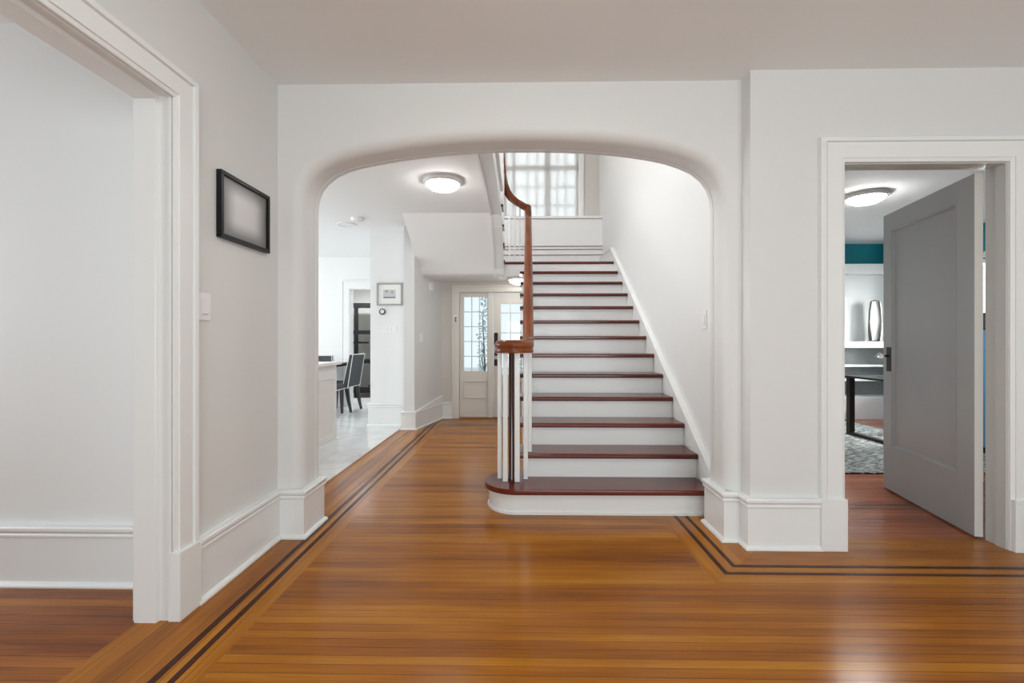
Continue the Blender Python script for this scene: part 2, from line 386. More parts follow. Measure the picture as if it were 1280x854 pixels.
# going up the left jamb then right: right-hand side normal = into the opening; outward offset is negative
r = 0.07
prof = [(-r + r*(1-cos(t)) - 0, YA + r*(1-sin(t)) - 0) for t in [0]]
prof = []
for k in range(9):
    t = pi/2*k/8
    prof.append((-r*(1-sin(t)), YA + r*(1-cos(t))))
prof += [(0, 2.872), (-0.007, 2.876), (-0.007, 2.884), (0, 2.888), (0, YB-0.004), (-0.004, YB)]
bm = bmesh.new()
rows = []
for a, b in prof: rows.append([bm.verts.new((u, b, v)) for u, v in offs(path, a)])
for r0, r1 in zip(rows, rows[1:]):
    for i in range(len(path)-1): bm.faces.new((r0[i], r0[i+1], r1[i+1], r1[i]))
def wallface(row, y, xa, xb, zt):
    c = [bm.verts.new((xb, y, 0)), bm.verts.new((xb, y, zt)), bm.verts.new((xa, y, zt)), bm.verts.new((xa, y, 0))]
    bm.faces.new(list(row) + c)
wallface(rows[0], YA, -1.62, 1.304, CZ+0.3)
wallface(rows[-1], YB, -1.62, 1.48, CZ+0.3)
o = obj('wall_arch', bm, 'wall', kind='structure', smooth=True)

# right-hand wall with the study doorway
DX0, DX1, DZ = 1.817, 2.737, 2.178
wall_open_y('wall_front_right', 'wall', 2.60, 2.725, 1.304, 4.0, 0, CZ, [(DX0-0.02, DX1+0.02, 0, DZ+0.02)])
# left wall with the cased opening
wall_open_x('wall_left', 'wall', -1.60, -1.45, -3.2, 2.75, 0, CZ, [(0.45, 1.885, 0, 2.20)])
wallbox('wall_right', 'wall', [(4.0, 4.15, -3.2, 2.75, 0, CZ)])
wall_open_y('wall_rear', 'wall', -3.3, -3.2, -1.6, 4.15, 0, CZ, [(-0.5, 2.9, 0.2, 2.15)])
wallbox('ceiling', 'ceil', [(-1.62, 4.15, -3.3, 2.72, CZ, CZ+0.15)])
# side room (left)
wallbox('wall_side_room_back', 'wall_white', [(-4.7, -1.60, 2.155, 2.28, 0, CZ)])
wall_open_x('wall_side_room_left', 'wall', -4.7, -4.55, -1.3, 2.2, 0, CZ, [(0.0, 1.8, 0.8, 2.3)])
wallbox('wall_side_room_near', 'wall', [(-4.7, -1.6, -1.4, -1.25, 0, CZ)])
wallbox('ceiling_side_room', 'ceil_white', [(-4.7, -1.60, -1.4, 2.28, CZ, CZ+0.1)])
# kitchen side
KY = 8.2
wall_open_y('wall_kitchen_back', 'wall_white', KY, KY+0.13, -6.3, -2.05, 0, CZ, [(-3.08, -2.10, 0, 2.13)])
wall_open_x('wall_kitchen_left', 'wall_white', -6.3, -6.15, 2.2, KY+0.13, 0, CZ, [(3.7, 6.7, 0.7, 2.5)])
wallbox('wall_kitchen_near', 'wall_white', [(-6.3, -1.62, 2.81, 2.92, 0, CZ)])
wallbox('wall_closet', 'closet', [(-3.9, -1.9, 10.2, 10.3, 0, 2.6), (-3.95, -3.85, KY+0.13, 10.3, 0, 2.6), (-1.95, -1.85, KY+0.13, 10.3, 0, 2.6)])
wallbox('ceiling_closet', 'wall_white', [(-3.95, -1.85, KY+0.13, 10.3, 2.45, 2.6)])
# pillar
bm = bmesh.new(); bx(bm, -2.085, -1.59, 6.31, KY+0.13, 0, CZ); obj('wall_pillar', bm, 'wall_white', kind='structure')
bm = bmesh.new(); prism(bm, [(-1.545, 6.03), (-1.403, 6.03), (-1.20, 6.94), (-1.20, 7.1), (-1.60, 7.1), (-1.60, 6.33), (-1.545, 6.31)], 'Z', 0, CZ)
obj('wall_entry_left', bm, 'wall', kind='structure')
wallbox('ceiling_kitchen', 'ceil_white', [(-6.3, -0.35, 2.93, 5.42, CZ, 2.95), (-6.3, -1.40, 5.42, KY+0.13, CZ, 2.95)])
# stair side wall and the walls of the stairwell above
wallbox('wall_stair_right', 'wall_white', [(1.33, 1.48, 2.93, 7.9, 0, 5.4)])
WX0, WX1, WZ0, WZ1 = -0.27, 0.985, 3.20, 4.72
wall_open_y('wall_landing_back', 'wall_beige', 7.67, 7.80, -1.5, 1.48, 2.0, 5.4, [(WX0, WX1, WZ0, WZ1)])
wallbox('wall_upper_front', 'wall_white', [(-3.2, 1.48, 2.80, 2.93, CZ+0.3, 5.4)])
wallbox('wall_upper_left', 'wall_white', [(-3.3, -3.2, 2.8, 5.35, 2.95, 5.4), (-3.3, -1.4, 5.35, 5.45, 2.95, 5.4), (-1.5, -1.4, 5.35, 7.8, 2.96, 5.4)])
wallbox('ceiling_upper', 'ceil_white', [(-3.3, 1.48, 2.8, 7.9, 5.4, 5.5)])
wallbox('floor_upper', 'f_x', [(-3.2, -0.35, 2.93, 5.35, 2.95, 2.975)])
# study (right room)
wall_open_x('wall_study_right', 'teal', 6.0, 6.15, 2.6, 7.5, 0, CZ, [(5.3, 6.6, 0.95, 2.25)])
wallbox('wall_study_back', 'teal', [(1.48, 6.15, 7.25, 7.4, 0, CZ)])
wallbox('wall_study_left', 'wall_white', [(1.48, 1.50, 2.725, 7.25, 0, CZ)])
wallbox('wall_study_near', 'wall_white', [(4.15, 6.15, 2.6, 2.725, 0, CZ)])
wallbox('ceiling_study', 'ceil_white', [(1.48, 6.15, 2.725, 7.4, CZ, CZ+0.1)])

# ------------------------------------------------------------------ soffit under the upper flight, landing slab, entry wall
sof = [(5.42, CZ), (5.58, 2.59), (5.72, 2.515), (5.86, 2.435), (5.98, 2.355), (6.10, 2.26), (6.20, 2.18), (6.235, 2.115), (6.28, 2.080)]
bm = bmesh.new(); prism(bm, sof + [(6.98, 2.08), (6.98, 2.16), (6.36, 2.16), (6.05, 2.36), (5.42, 2.78)], 'X', -1.403, -0.30)
obj('ceiling_soffit', bm, 'ceil_white', kind='structure', smooth=True)
wallbox('ceiling_entry', 'ceil_white', [(-1.42, 1.40, 6.30, 7.70, 2.082, 2.24)])
FY = 6.94
wall_open_y('wall_entry_back', 'wall_beige', FY, FY+0.14, -1.6, 1.40, 0, 2.09, [(-0.93, 0.62, 0, 1.925)])

# ------------------------------------------------------------------ baseboards
BP = [(0, 0), (0.043, 0), (0.043, 0.008), (0.038, 0.016), (0.031, 0.021), (0.025, 0.023), (0.025, 0.232), (0.033, 0.238), (0.033, 0.246), (0.029, 0.252), (0.040, 0.268), (0.040, 0.280), (0.034, 0.286), (0, 0.286)]
def baseboard(name, pts, m='trim', prof=BP):
    bm = bmesh.new(); sweep(bm, pts, prof, lambda u, v, b: (u, v, b)); return obj(name, bm, m, kind='structure')
# right-hand side of the travel direction faces the room
baseboard('baseboard_left', [(-1.45, 1.985), (-1.45, 2.70), (XL, 2.70), (XL, 2.931), (-1.33, 2.931)])
baseboard('baseboard_right', [(1.24, 2.931), (XR, 2.931), (XR, 2.70), (1.304, 2.70), (1.304, 2.60), (1.69, 2.60)])
baseboard('baseboard_side_room', [(-4.55, 2.155), (-1.60, 2.155)])
baseboard('baseboard_pillar', [(-2.085, 8.2), (-2.085, 6.31), (-1.60, 6.31)], prof=[(a, b*1.09) for a, b in BP])
baseboard('baseboard_entry', [(-1.545, 6.33), (-1.545, 6.03), (-1.403, 6.03), (-1.20, 6.94), (-1.03, 6.94)], prof=[(a, b*0.84) for a, b in BP])
def obl(y, d): return (-1.403+(y-6.03)*0.2231+0.976*d, y-0.218*d)
bm = bmesh.new()
vs = [[bm.verts.new((*obl(y, d), z)) for (y, d, z) in ((yy, 0, z0), (yy, dd, z0), (yy, dd, z1), (yy, 0, z1))] for yy, dd, z0, z1 in ((6.05, 0.036, 0.20, 0.243), (6.93, 0.036, 0.20, 0.352))]
bm.faces.new(vs[0]); bm.faces.new(vs[1][::-1])
for k in range(4): bm.faces.new((vs[0][k], vs[0][(k+1) % 4], vs[1][(k+1) % 4], vs[1][k]))
obj('baseboard_entry_capping', bm, 'trim', kind='structure')
baseboard('baseboard_kitchen', [(-6.15, 2.95), (-6.15, 8.2), (-3.26, 8.2)])

# ------------------------------------------------------------------ casings
def casing_prof(w, t, y, sgn):
    # a: away from the opening (negative = right side is the opening); b: coordinate through the wall
    return [(0.004, y), (0.004, y-sgn*t*0.45), (-0.012, y-sgn*t*0.6), (-0.016, y-sgn*t*0.6), (-0.016, y-sgn*t*0.75), (-(w-0.036), y-sgn*t*0.75), (-(w-0.034), y-sgn*t*0.6), (-(w-0.030), y-sgn*t*0.6), (-(w-0.026), y-sgn*t), (-(w-0.006), y-sgn*t*1.05), (-w, y-sgn*t*0.85), (-w, y)]
def casing_y(name, x0, x1, zt, y, w, t=0.035, m='trim', sgn=1, z0=0.0):
    bm = bmesh.new(); sweep(bm, [(x0, z0), (x0, zt), (x1, zt), (x1, z0)], casing_prof(w, t, y, sgn), lambda u, v, b: (u, b, v)); return obj(name, bm, m, kind='structure')
# study doorway: casing, plinths, jamb lining with stop
casing_y('trim_2', DX0, DX1, DZ, 2.60, 0.134)
bm = bmesh.new()
for a, b in ((DX0-0.140, DX0+0.003), (DX1-0.003, DX1+0.140)): bx(bm, a, b, 2.556, 2.60, 0, 0.288, 0.003)
obj('trim_3', bm, 'trim', kind='structure')
bm = bmesh.new()
sweep(bm, [(DX0, 0), (DX0, DZ), (DX1, DZ), (DX1, 0)], [(-0.021, 2.585), (0, 2.585), (0, 2.60), (0.0, 2.615), (0.0, 2.725), (-0.021, 2.725)], lambda u, v, b: (u, b, v))
obj('trim_4', bm, 'jamb', kind='structure')
bm = bmesh.new(); sweep(bm, [(DX0, 0), (DX0, DZ), (DX1, DZ), (DX1, 0)], [(0, 2.60), (0.010, 2.603), (0.010, 2.66), (0, 2.665)], lambda u, v, b: (u, b, v))
obj('trim_5', bm, 'jamb', kind='structure')
# left opening: casing + deep lining with rebate
LY, LZ = 1.872, 2.188
def mx_left(u, v, b): return (b, u, v)
bm = bmesh.new()
# travel: up at far side (Y = LY) then toward the camera -> right-hand side must be the opening => go from near to far reversed
pth = [(0.46, 0), (0.46, LZ), (LY, LZ), (LY, 0)]
sweep(bm, pth, [(-0.015, -1.45), (0.002, -1.446), (0.002, -1.437), (-0.012, -1.432), (-0.014, -1.426), (-0.085, -1.426), (-0.087, -1.430), (-0.090, -1.430), (-0.093, -1.418), (-0.112, -1.416), (-0.118, -1.421), (-0.118, -1.45)], mx_left)
obj('trim_6', bm, 'trim', kind='structure')
bm = bmesh.new()
sweep(bm, pth, [(-0.016, -1.45), (0.004, -1.452), (0.004, -1.462), (-0.004, -1.466), (-0.004, -1.505), (0.012, -1.508), (0.014, -1.512), (0.014, -1.598), (0.010, -1.602), (-0.016, -1.602)], mx_left)
obj('trim_7', bm, 'trim', kind='structure')
bm = bmesh.new(); sweep(bm, pth, [(0.0, -1.60), (0.0, -1.615), (-0.118, -1.618), (-0.118, -1.60)], mx_left)
obj('trim_8', bm, 'trim', kind='structure')
bm = bmesh.new(); bx(bm, -1.456, -1.412, LY-0.006, 1.996, 0, 0.288, 0.003); bx(bm, -1.45, -1.412, 0.34, 0.46, 0, 0.288, 0.003)
obj('trim_9', bm, 'trim', kind='structure')
# kitchen doorway casing
casing_y('trim_10', -3.08, -2.10, 2.13, KY, 0.15)
bm = bmesh.new(); sweep(bm, [(-3.08, 0), (-3.08, 2.13), (-2.10, 2.13), (-2.10, 0)], [(-0.02, KY), (0.012, KY), (0.012, KY+0.13), (-0.02, KY+0.13)], lambda u, v, b: (u, b, v))
obj('trim_11', bm, 'trim', kind='structure')
# plaster corner bead lines up the arch wall corners
# entry door casing
casing_y('trim_12', -0.93, 0.62, 1.925, FY, 0.105, m='trim_cream')

# ------------------------------------------------------------------ front door, sidelight
def glazed(name, x0, x1, z0, z1, gx0, gx1, gz0, gz1, xs, zs, y0, y1, m, bar=0.012):
    """returns bmesh of a frame with a glazed opening and muntins + glass bmesh"""
    bm = bmesh.new()
    bx(bm, x0, gx0, y0, y1, z0, z1); bx(bm, gx1, x1, y0, y1, z0, z1)
    bx(bm, gx0, gx1, y0, y1, gz1, z1); bx(bm, gx0, gx1, y0, y1, z0, gz0)
    for x in xs: bx(bm, x-bar/2, x+bar/2, y0+0.006, y1-0.006, gz0, gz1)
    for z in zs: bx(bm, gx0, gx1, y0+0.007, y1-0.007, z-bar/2, z+bar/2)
    gb = bmesh.new(); bx(gb, gx0-0.003, gx1+0.003, (y0+y1)/2-0.002, (y0+y1)/2+0.002, gz0-0.003, gz1+0.003)
    return bm, gb
def panel(bm, x0, x1, z0, z1, y, d=0.01):
    """raised moulding rectangle on a face at y looking -Y"""
    w = 0.02
    for b in ((x0, x1, z0, z0+w), (x0, x1, z1-w, z1), (x0, x0+w, z0, z1), (x1-w, x1, z0, z1)): bx(bm, b[0], b[1], y-d, y+0.002, b[2], b[3], 0.003, 1)
w2 = thing('window_2', None, None, (-0.68, FY+0.03, 0), kind='structure')
gx = [-0.860, -0.502]; gz = [0.715, 1.855]
bm, gb = glazed('s', -0.925, -0.487, 0.0, 1.918, gx[0], gx[1], gz[0], gz[1], [gx[0]+(gx[1]-gx[0])*k/3 for k in (1, 2)], [gz[0]+(gz[1]-gz[0])*k/5 for k in (1, 2, 3, 4)], FY+0.03, FY+0.075, 'x')
panel(bm, -0.865, -0.50, 0.30, 0.575, FY+0.03, 0.014)
obj('window_frame', bm, 'trim_cream', w2); obj('glass_pane', gb, 'glass', w2)
box('mullion', 'trim_cream', -0.487, -0.412, FY-0.005, FY+0.09, 0, 1.918, 0.004, w2)
d2 = thing('door_2', None, None, (0.1, FY+0.03, 0), kind='structure')
gx = [-0.292, 0.34]; gz = [0.66, 1.75]
bm, gb = glazed('d', -0.405, 0.49, 0.012, 1.905, gx[0], gx[1], gz[0], gz[1], [gx[0]+0.146+0.162*k for k in (0, 1, 2)], [1.61, 1.305, 0.985], FY+0.035, FY+0.08, 'x')
panel(bm, -0.29, 0.33, 0.16, 0.56, FY+0.035)
obj('door_slab', bm, 'trim_cream', d2); obj('glass_pane', gb, 'glass', d2)
bm = bmesh.new(); bx(bm, -0.395, -0.340, FY+0.012, FY+0.037, 1.12, 1.305, 0.006)
hp = obj('handle_plate', bm, 'iron', d2, label='black iron latch plate')
bm = bmesh.new(); tube(bm, [(-0.37, FY+0.02, 1.15), (-0.37, FY-0.03, 1.15), (-0.37, FY-0.055, 1.12), (-0.375, FY-0.055, 1.0), (-0.375, FY-0.03, 0.965), (-0.375, FY+0.03, 0.96)], 0.009)
obj('pull_handle', bm, 'iron', hp)
bm = bmesh.new(); bx(bm, -0.392, -0.345, FY+0.01, FY+0.037, 0.80, 0.90, 0.006); bx(bm, -0.392, -0.345, FY+0.01, FY+0.037, 0.955, 0.99, 0.004)
obj('lock_plate', bm, 'iron', d2, label='black iron lock plate')
box('threshold', 'f_x2', -0.93, 0.62, FY-0.01, FY+0.14, 0, 0.014, 0.003, d2)

# ------------------------------------------------------------------ study door (open)
d1 = thing('door_1', None, None, (2.716, 2.736, 0), kind='structure')
phi = 0.215; ud = Vector((sin(phi), cos(phi), 0)); nd = Vector((-cos(phi), sin(phi), 0))   # nd faces the hall side (-x)
P0 = Vector((2.694, 2.746, 0)); DW, DH, DT = 0.955, 2.165, 0.042
def dpt(s, d, z): return P0 + ud*s + nd*d + Vector((0, 0, z))
def dbox(bm, s0, s1, d0, d1_, z0, z1, bev=0):
    tmp = bmesh.new(); bx(tmp, s0, s1, d0, d1_, z0, z1, bev)
    mp_ = {}
    for v in tmp.verts: mp_[v] = bm.verts.new(dpt(v.co.x, v.co.y, v.co.z))
    for f in tmp.faces: bm.faces.new([mp_[v] for v in f.verts])
    tmp.free()
z0, z1 = 0.012, DH
sa, sb, za, zb = 0.145, 0.855, 0.345, 2.03      # panel rectangle
bm = bmesh.new()
dbox(bm, 0, sa, -DT, 0, z0, z1); dbox(bm, sb, DW, -DT, 0, z0, z1); dbox(bm, sa, sb, -DT, 0, z0, za); dbox(bm, sa, sb, -DT, 0, zb, z1)
dbox(bm, sa, sb, -DT+0.008, -0.020, za, zb)
for f in bm.faces: f.material_index = 0
slab = obj('door_slab', bm, ['door_grey'], d1)
bm = bmesh.new()
w_ = 0.024
sweep(bm, [(sa, za), (sa, zb), (sb, zb), (sb, za), (sa, za)], [(0, -0.022), (0, 0.002), (0.006, 0.003), (0.012, -0.004), (0.018, -0.016), (w_, -0.018), (w_, -0.022)], lambda u, v, b: tuple(dpt(u, b, v)), caps=False)
obj('panel_moulding', bm, 'door_grey', d1)
bm = bmesh.new(); dbox(bm, -0.0015, 0.0, -DT, 0.0, z0, z1)
obj('hinge_edge', bm, 'door_edge', d1, label='cream painted hinge edge of the door')
bm = bmesh.new(); dbox(bm, DW-0.108, DW-0.050, 0.0, 0.006, 0.935, 1.125, 0.002)
pl = obj('lock_plate', bm, 'iron', d1, label='black lock plate')
kp = dpt(DW-0.07, 0, 1.055)
bm = bmesh.new(); tube(bm, [kp, kp+nd*0.035], 0.009, 12)
obj('knob_stem', bm, 'iron', pl)
bm = bmesh.new()
bmesh.ops.create_icosphere(bm, subdivisions=2, radius=0.029, matrix=Matrix.Translation(kp+nd*0.058))
obj('knob', bm, 'crystal', pl, label='faceted clear glass knob')
for zz in (1.93, 0.40):
    bm = bmesh.new(); hx, hy = 2.7345, 2.742
    for k in range(5): lathe(bm, [(0, 0), (0.0062, 0.0), (0.0062, 0.0185), (0, 0.0185)], hx, hy, zz-0.05+k*0.0195, 12)
    lathe(bm, [(0, 0), (0.008, 0.002), (0.006, 0.008), (0, 0.011)], hx, hy, zz+0.0475, 12); lathe(bm, [(0, 0.0), (0.006, -0.001), (0.008, -0.006), (0, -0.01)], hx, hy, zz-0.051, 12)
    obj('hinge', bm, 'steel', d1, smooth=True, label='cream painted butt hinge')

# ------------------------------------------------------------------ staircase
ST = thing('staircase', 'staircase with mahogany treads, white risers and balusters, turning at a landing below the window', 'staircase', (0.64, 3.1, 0))
RZ, TR, Y1 = 0.175, 0.270, 3.045
def ny(n): return Y1 + (n-1)*TR
XS, XE = 0.0, 1.289
# bottom step with a round end
def bull(xc, yc, rad, x1, yb):
    pts = [(x1, yc-rad), ]
    for k in range(25):
        a = -pi/2 - pi*k/24
        pts.append((xc+rad*cos(a), yc+rad*sin(a)))
    pts += [(xc+0.05, yc+rad), (x1, yb)] if yb > yc+rad else [(xc+0.06, yc+rad), (xc+0.06, yb), (x1, yb)]
    return pts
bm = bmesh.new(); prism(bm, bull(-0.022, 3.275, 0.200, 1.289, 3.40), 'Z', 0, 0.139)
obj('riser', bm, 'trim', ST, smooth=True, label='white curved riser of the bottom step')
bm = bmesh.new(); prism(bm, bull(-0.022, 3.275, 0.210, 1.289, 3.40), 'Z', 0, 0.018)
obj('shoe_moulding', bm, 'trim', ST, smooth=True)
bm = bmesh.new(); prism(bm, bull(-0.022, 3.275, 0.230, 1.289, 3.40), 'Z', 0.139, 0.175)
es = [e for e in bm.edges if len(e.link_faces) == 2 and abs(e.verts[0].co.z-e.verts[1].co.z) < 1e-6 and (e.verts[0].co.y < 3.39 or e.verts[1].co.y < 3.39)]
bmesh.ops.bevel(bm, geom=es, offset=0.012, segments=4, affect='EDGES', profile=0.5)
obj('tread', bm, 'mahog', ST, smooth=True, label='mahogany bottom tread with a rounded end')
def tread(n, y0, y1, z, x0=XS, x1=XE, name='tread', parent=ST):
    bm = bmesh.new()
    p = [(y0+0.010, z-0.036)] + [(y0+0.018-0.018*sin(pi*k/6)**0.6 if 0 < k < 6 else y0+0.012, z-0.034+0.034*k/6) for k in range(7)] + [(y0+0.02, z), (y1, z), (y1, z-0.036)]
    prism(bm, [(y0+0.012, z-0.036), (y0+0.004, z-0.033), (y0, z-0.025), (y0, z-0.010), (y0+0.004, z-0.003), (y0+0.012, z), (y1, z), (y1, z-0.036)], 'X', x0, x1)
    return obj(name, bm, 'mahog', parent, smooth=False)
for n in range(2, 13):
    tread(n, ny(n), ny(n)+TR+0.03, n*RZ)
for n in range(2, 14):
    box('riser', 'trim', XS+0.03, XE, ny(n)+0.033, ny(n)+0.05, (n-1)*RZ, n*RZ-0.036, 0, ST)
# landing
bm = bmesh.new(); y = ny(13)
prism(bm, [(y+0.012, 2.239), (y+0.004, 2.242), (y, 2.25), (y, 2.265), (y+0.004, 2.272), (y+0.012, 2.275), (7.67, 2.275), (7.67, 2.239)], 'X', -0.205, 1.33)
bx(bm, -1.403, -0.205, 6.16, 7.67, 2.239, 2.275)
obj('landing', bm, 'mahog', ST, label='mahogany landing boards')
box('landing_fascia', 'trim', -0.205, 1.30, ny(13)+0.025, ny(13)+0.045, 2.084, 2.24, 0, ST)
# closed outer string and the panelled side under the flight
pts = [(3.30, 0), (6.30, 0), (6.33, 0.0), (6.33, 2.10)]
side = [(3.33, 0.0), (6.34, 0.0), (6.34, 2.236)]
for n in range(13, 1, -1):
    side += [(ny(n)+0.034, n*RZ-0.037), (ny(n)+0.034, (n-1)*RZ-0.037 if n > 2 else 0.1)]
bm = bmesh.new(); prism(bm, side, 'X', 0.030, 0.060); obj('stringer', bm, 'trim', ST, label='white outer stringer cut to the steps')
# wall skirt with cap
sk = [(3.06, 0.0), (3.06, 0.285)]
sk = [(2.95, 0.0), (7.60, 2.0), (7.60, 2.50), (6.52, 2.50), (3.10, 0.255), (2.95, 0.255)]
bm = bmesh.new(); prism(bm, sk, 'X', 1.291, 1.33)
obj('wall_skirt', bm, 'trim', ST, label='white skirting board climbing the wall')
bm = bmesh.new(); prism(bm, [(2.98, 0.255), (3.10, 0.255), (6.52, 2.50), (7.60, 2.50), (7.60, 2.512), (6.518, 2.512), (3.09, 0.272), (2.98, 0.272)], 'X', 1.285, 1.33)
obj('skirt_cap', bm, 'trim', ST)

# handrail: volute, rise, turn on the landing, upper rail
def railx(y): return 0.060 + (y-3.3)/(6.2-3.3)*0.055
RP = [(-0.040, -0.030), (-0.036, -0.046), (0.036, -0.046), (0.040, -0.030), (0.034, -0.014), (0.043, 0.004), (0.042, 0.022), (0.030, 0.038), (0.012, 0.045), (-0.012, 0.045), (-0.030, 0.038), (-0.042, 0.022), (-0.043, 0.004), (-0.034, -0.014)]
cx, cy = -0.048, 3.29
vp = []
turns = 1.45
for k in range(44):
    t = k/43; a = -2*pi*turns*(1-t)      # ends at angle 0 (east side), travelling to +Y
    rad = 0.030 + 0.077*(t**0.6)
    vp.append((cx+rad*cos(a), cy+rad*sin(a), 1.133))
# easement up the flight
def railz(y): return 1.133 if y < 3.33 else (1.133 + 0.648*(y-3.46) if y > 3.60 else 1.133 + 0.648*((y-3.33)**2)/(2*0.27) + 0)
# smooth easement between 3.33 and 3.60: quadratic, matches slope .648 at 3.60
z36 = 1.133 + 0.648*0.27/2
def railz(y):
    if y < 3.33: return 1.133
    if y < 3.60: return 1.133 + 0.648*((y-3.33)**2)/(2*0.27)
    return z36 + 0.648*(y-3.60)
rp = vp[:]
yy = 3.31
while yy < 6.12: rp.append((railx(yy) if yy > 3.4 else 0.059+(yy-3.3)*0.019, yy, railz(yy))); yy += 0.03 if yy < 3.7 else 0.12
top = railz(6.12)
rp += [(0.115, 6.14, railz(6.14)), (0.112, 6.22, 2.995), (0.098, 6.29, 3.025), (0.065, 6.34, 3.05), (0.02, 6.37, 3.085), (-0.05, 6.385, 3.13), (-0.12, 6.38, 3.19), (-0.175, 6.35, 3.26), (-0.21, 6.28, 3.34), (-0.228, 6.16, 3.43), (-0.238, 5.9, 3.60), (-0.246, 5.6, 3.79), (-0.25, 5.45, 3.88), (-0.25, 5.3, 3.93), (-0.25, 4.0, 3.93), (-0.25, 3.0, 3.93)]
bm = bmesh.new(); tube(bm, rp, None, prof=RP)
hr = obj('handrail', bm, 'mahog_rail', ST, smooth=True, label='curved mahogany handrail ending in a volute')
bm = bmesh.new(); lathe(bm, [(0, -0.047), (0.055, -0.047), (0.062, -0.03), (0.055, -0.012), (0.062, 0.006), (0.055, 0.028), (0.03, 0.044), (0, 0.046)], cx, cy, 1.133, 32)
obj('volute_cap', bm, 'mahog_rail', hr, smooth=True)
# newel in the volute
bm = bmesh.new(); lathe(bm, [(0, 0.175), (0.026, 0.175), (0.026, 0.19), (0.021, 0.20), (0.021, 1.075), (0.025, 1.09), (0, 1.095)], -0.060, 3.27, 0, 24)
obj('newel_post', bm, 'mahog_dark', ST, smooth=True, label='slim round dark mahogany newel post')
def baluster(x, y, z0, z1, w=0.031):
    bm = bmesh.new(); bx(bm, x-w/2, x+w/2, y-w/2, y+w/2, z0, z1, 0.003, 1); return obj('baluster', bm, 'trim', ST)
for x, y, w in ((-0.147, 3.305, 0.030), (-0.104, 3.235, 0.034), (-0.020, 3.225, 0.036), (0.041, 3.29, 0.032)): baluster(x, y, RZ, 1.095, w)
for n in range(2, 13):
    for q in (0.07, 0.205):
        y = ny(n)+q; baluster(railx(y)+0.012, y, n*RZ, railz(y)-0.04, 0.028)
for x, zt in ((-0.146, 3.12), (-0.074, 3.08), (0.0, 3.04), (0.07, 3.0)): baluster(x, 6.37 if x < 0.05 else 6.33, 2.275, zt, 0.026)
# upper flight
for k in range(3):
    z = 2.45+k*RZ; yn = 6.14-k*0.25
    bm = bmesh.new(); bx(bm, -1.39, -0.198, yn-0.25, yn, z-0.030, z, 0.006); obj('tread', bm, 'mahog_dark', ST, label='dark nosing end of an upper tread')
    box('riser', 'trim', -1.403, -0.225, yn-0.05, yn-0.03, z-RZ+0.02, z-0.03, 0, ST)
    for q in (0.06, 0.19):
        y = yn-q; baluster(-0.222, y, z, 3.38+(6.14-y)*0.66, 0.026)
box('riser', 'trim', -1.403, -0.225, 5.34, 5.36, 2.80, 2.95, 0, ST)
for k in range(16): baluster(-0.222, 5.25-k*0.145, 2.975, 3.86, 0.026)
st = [(2.93, CZ-0.018), (5.42, CZ-0.018)] + [(y, z-0.02) for y, z in sof[1:]] + [(6.30, 2.275)]
st += [(6.16, 2.275), (6.16, 2.41), (5.89, 2.41), (5.89, 2.585), (5.64, 2.585), (5.64, 2.76), (5.37, 2.76), (5.37, 2.94), (2.93, 2.94)]
bm = bmesh.new(); prism(bm, st, 'X', -0.345, -0.228)
obj('stringer', bm, 'trim', ST, label='white string and edge band of the upper flight')
bm = bmesh.new()
ed = [(2.93, CZ-0.018), (5.42, CZ-0.018)] + [(y, z-0.02) for y, z in sof[1:]]
up = [(y+0.0, z+0.035) for y, z in ed]
prism(bm, [(y, z-0.010) for y, z in ed] + up[::-1], 'X', -0.36, -0.335)
prism(bm, [(y, z-0.010) for y, z in ed] + up[::-1], 'X', -0.238, -0.218)
obj('edge_moulding', bm, 'trim', ST)
box('upper_floor_nosing', 'trim', -0.35, -0.198, 2.93, 5.38, 2.945, 2.975, 0.004, ST)

# ------------------------------------------------------------------ landing: panelled ledge below the window, window, blind
bm = bmesh.new(); bx(bm, -1.403, 1.33, 7.36, 7.67, 2.275, 3.155)
obj('wall_landing_ledge', bm, 'wall_white', kind='structure')
bm = bmesh.new(); bx(bm, -1.403, 1.33, 7.335, 7.67, 3.155, 3.195, 0.006); obj('trim_13', bm, 'trim', kind='structure')
bm = bmesh.new()
for zz in (2.565, 2.655, 2.705): bx(bm, -1.403, 1.33, 7.348, 7.362, zz, zz+0.010)
obj('trim_14', bm, 'mauve', kind='structure')
w1 = thing('window_1', None, None, (0.36, 7.70, WZ0), kind='structure')
bm = bmesh.new(); y0, y1 = 7.70, 7.76
xm = (WX0+WX1)/2+0.11
def fr(a, b, c, d): bx(bm, a, b, y0, y1, c, d)
fr(WX0, WX1, WZ0, WZ0+0.05); fr(WX0, WX1, WZ1-0.05, WZ1); fr(WX0, WX0+0.05, WZ0, WZ1); fr(WX1-0.05, WX1, WZ0, WZ1); fr(xm-0.05, xm+0.05, WZ0, WZ1)
fr(WX0+0.14, WX0+0.19, WZ0, WZ1); fr(WX0, WX1, 4.06, 4.14)
for x in (xm-0.34, xm-0.18, xm+0.16, xm+0.30): bx(bm, x-0.01, x+0.01, y0+0.01, y1-0.01, WZ0, WZ1)
for z in (3.47, 3.78): bx(bm, WX0, WX1, y0+0.01, y1-0.01, z-0.01, z+0.01)
obj('window_frame', bm, 'trim', w1)
bm = bmesh.new(); bx(bm, WX0+0.02, WX1-0.02, 7.73, 7.734, WZ0+0.02, WZ1-0.02); obj('glass_pane', bm, 'glass', w1)
casing_y('trim_15', WX0, WX1, WZ1, 7.67, 0.085, 0.03, z0=3.195)
bl = thing('window_blind', 'white slatted blind lowered over the window above the stair landing', 'blind', (0.36, 7.66, WZ0))
bm = bmesh.new(); z = WZ0+0.03; sl = 0
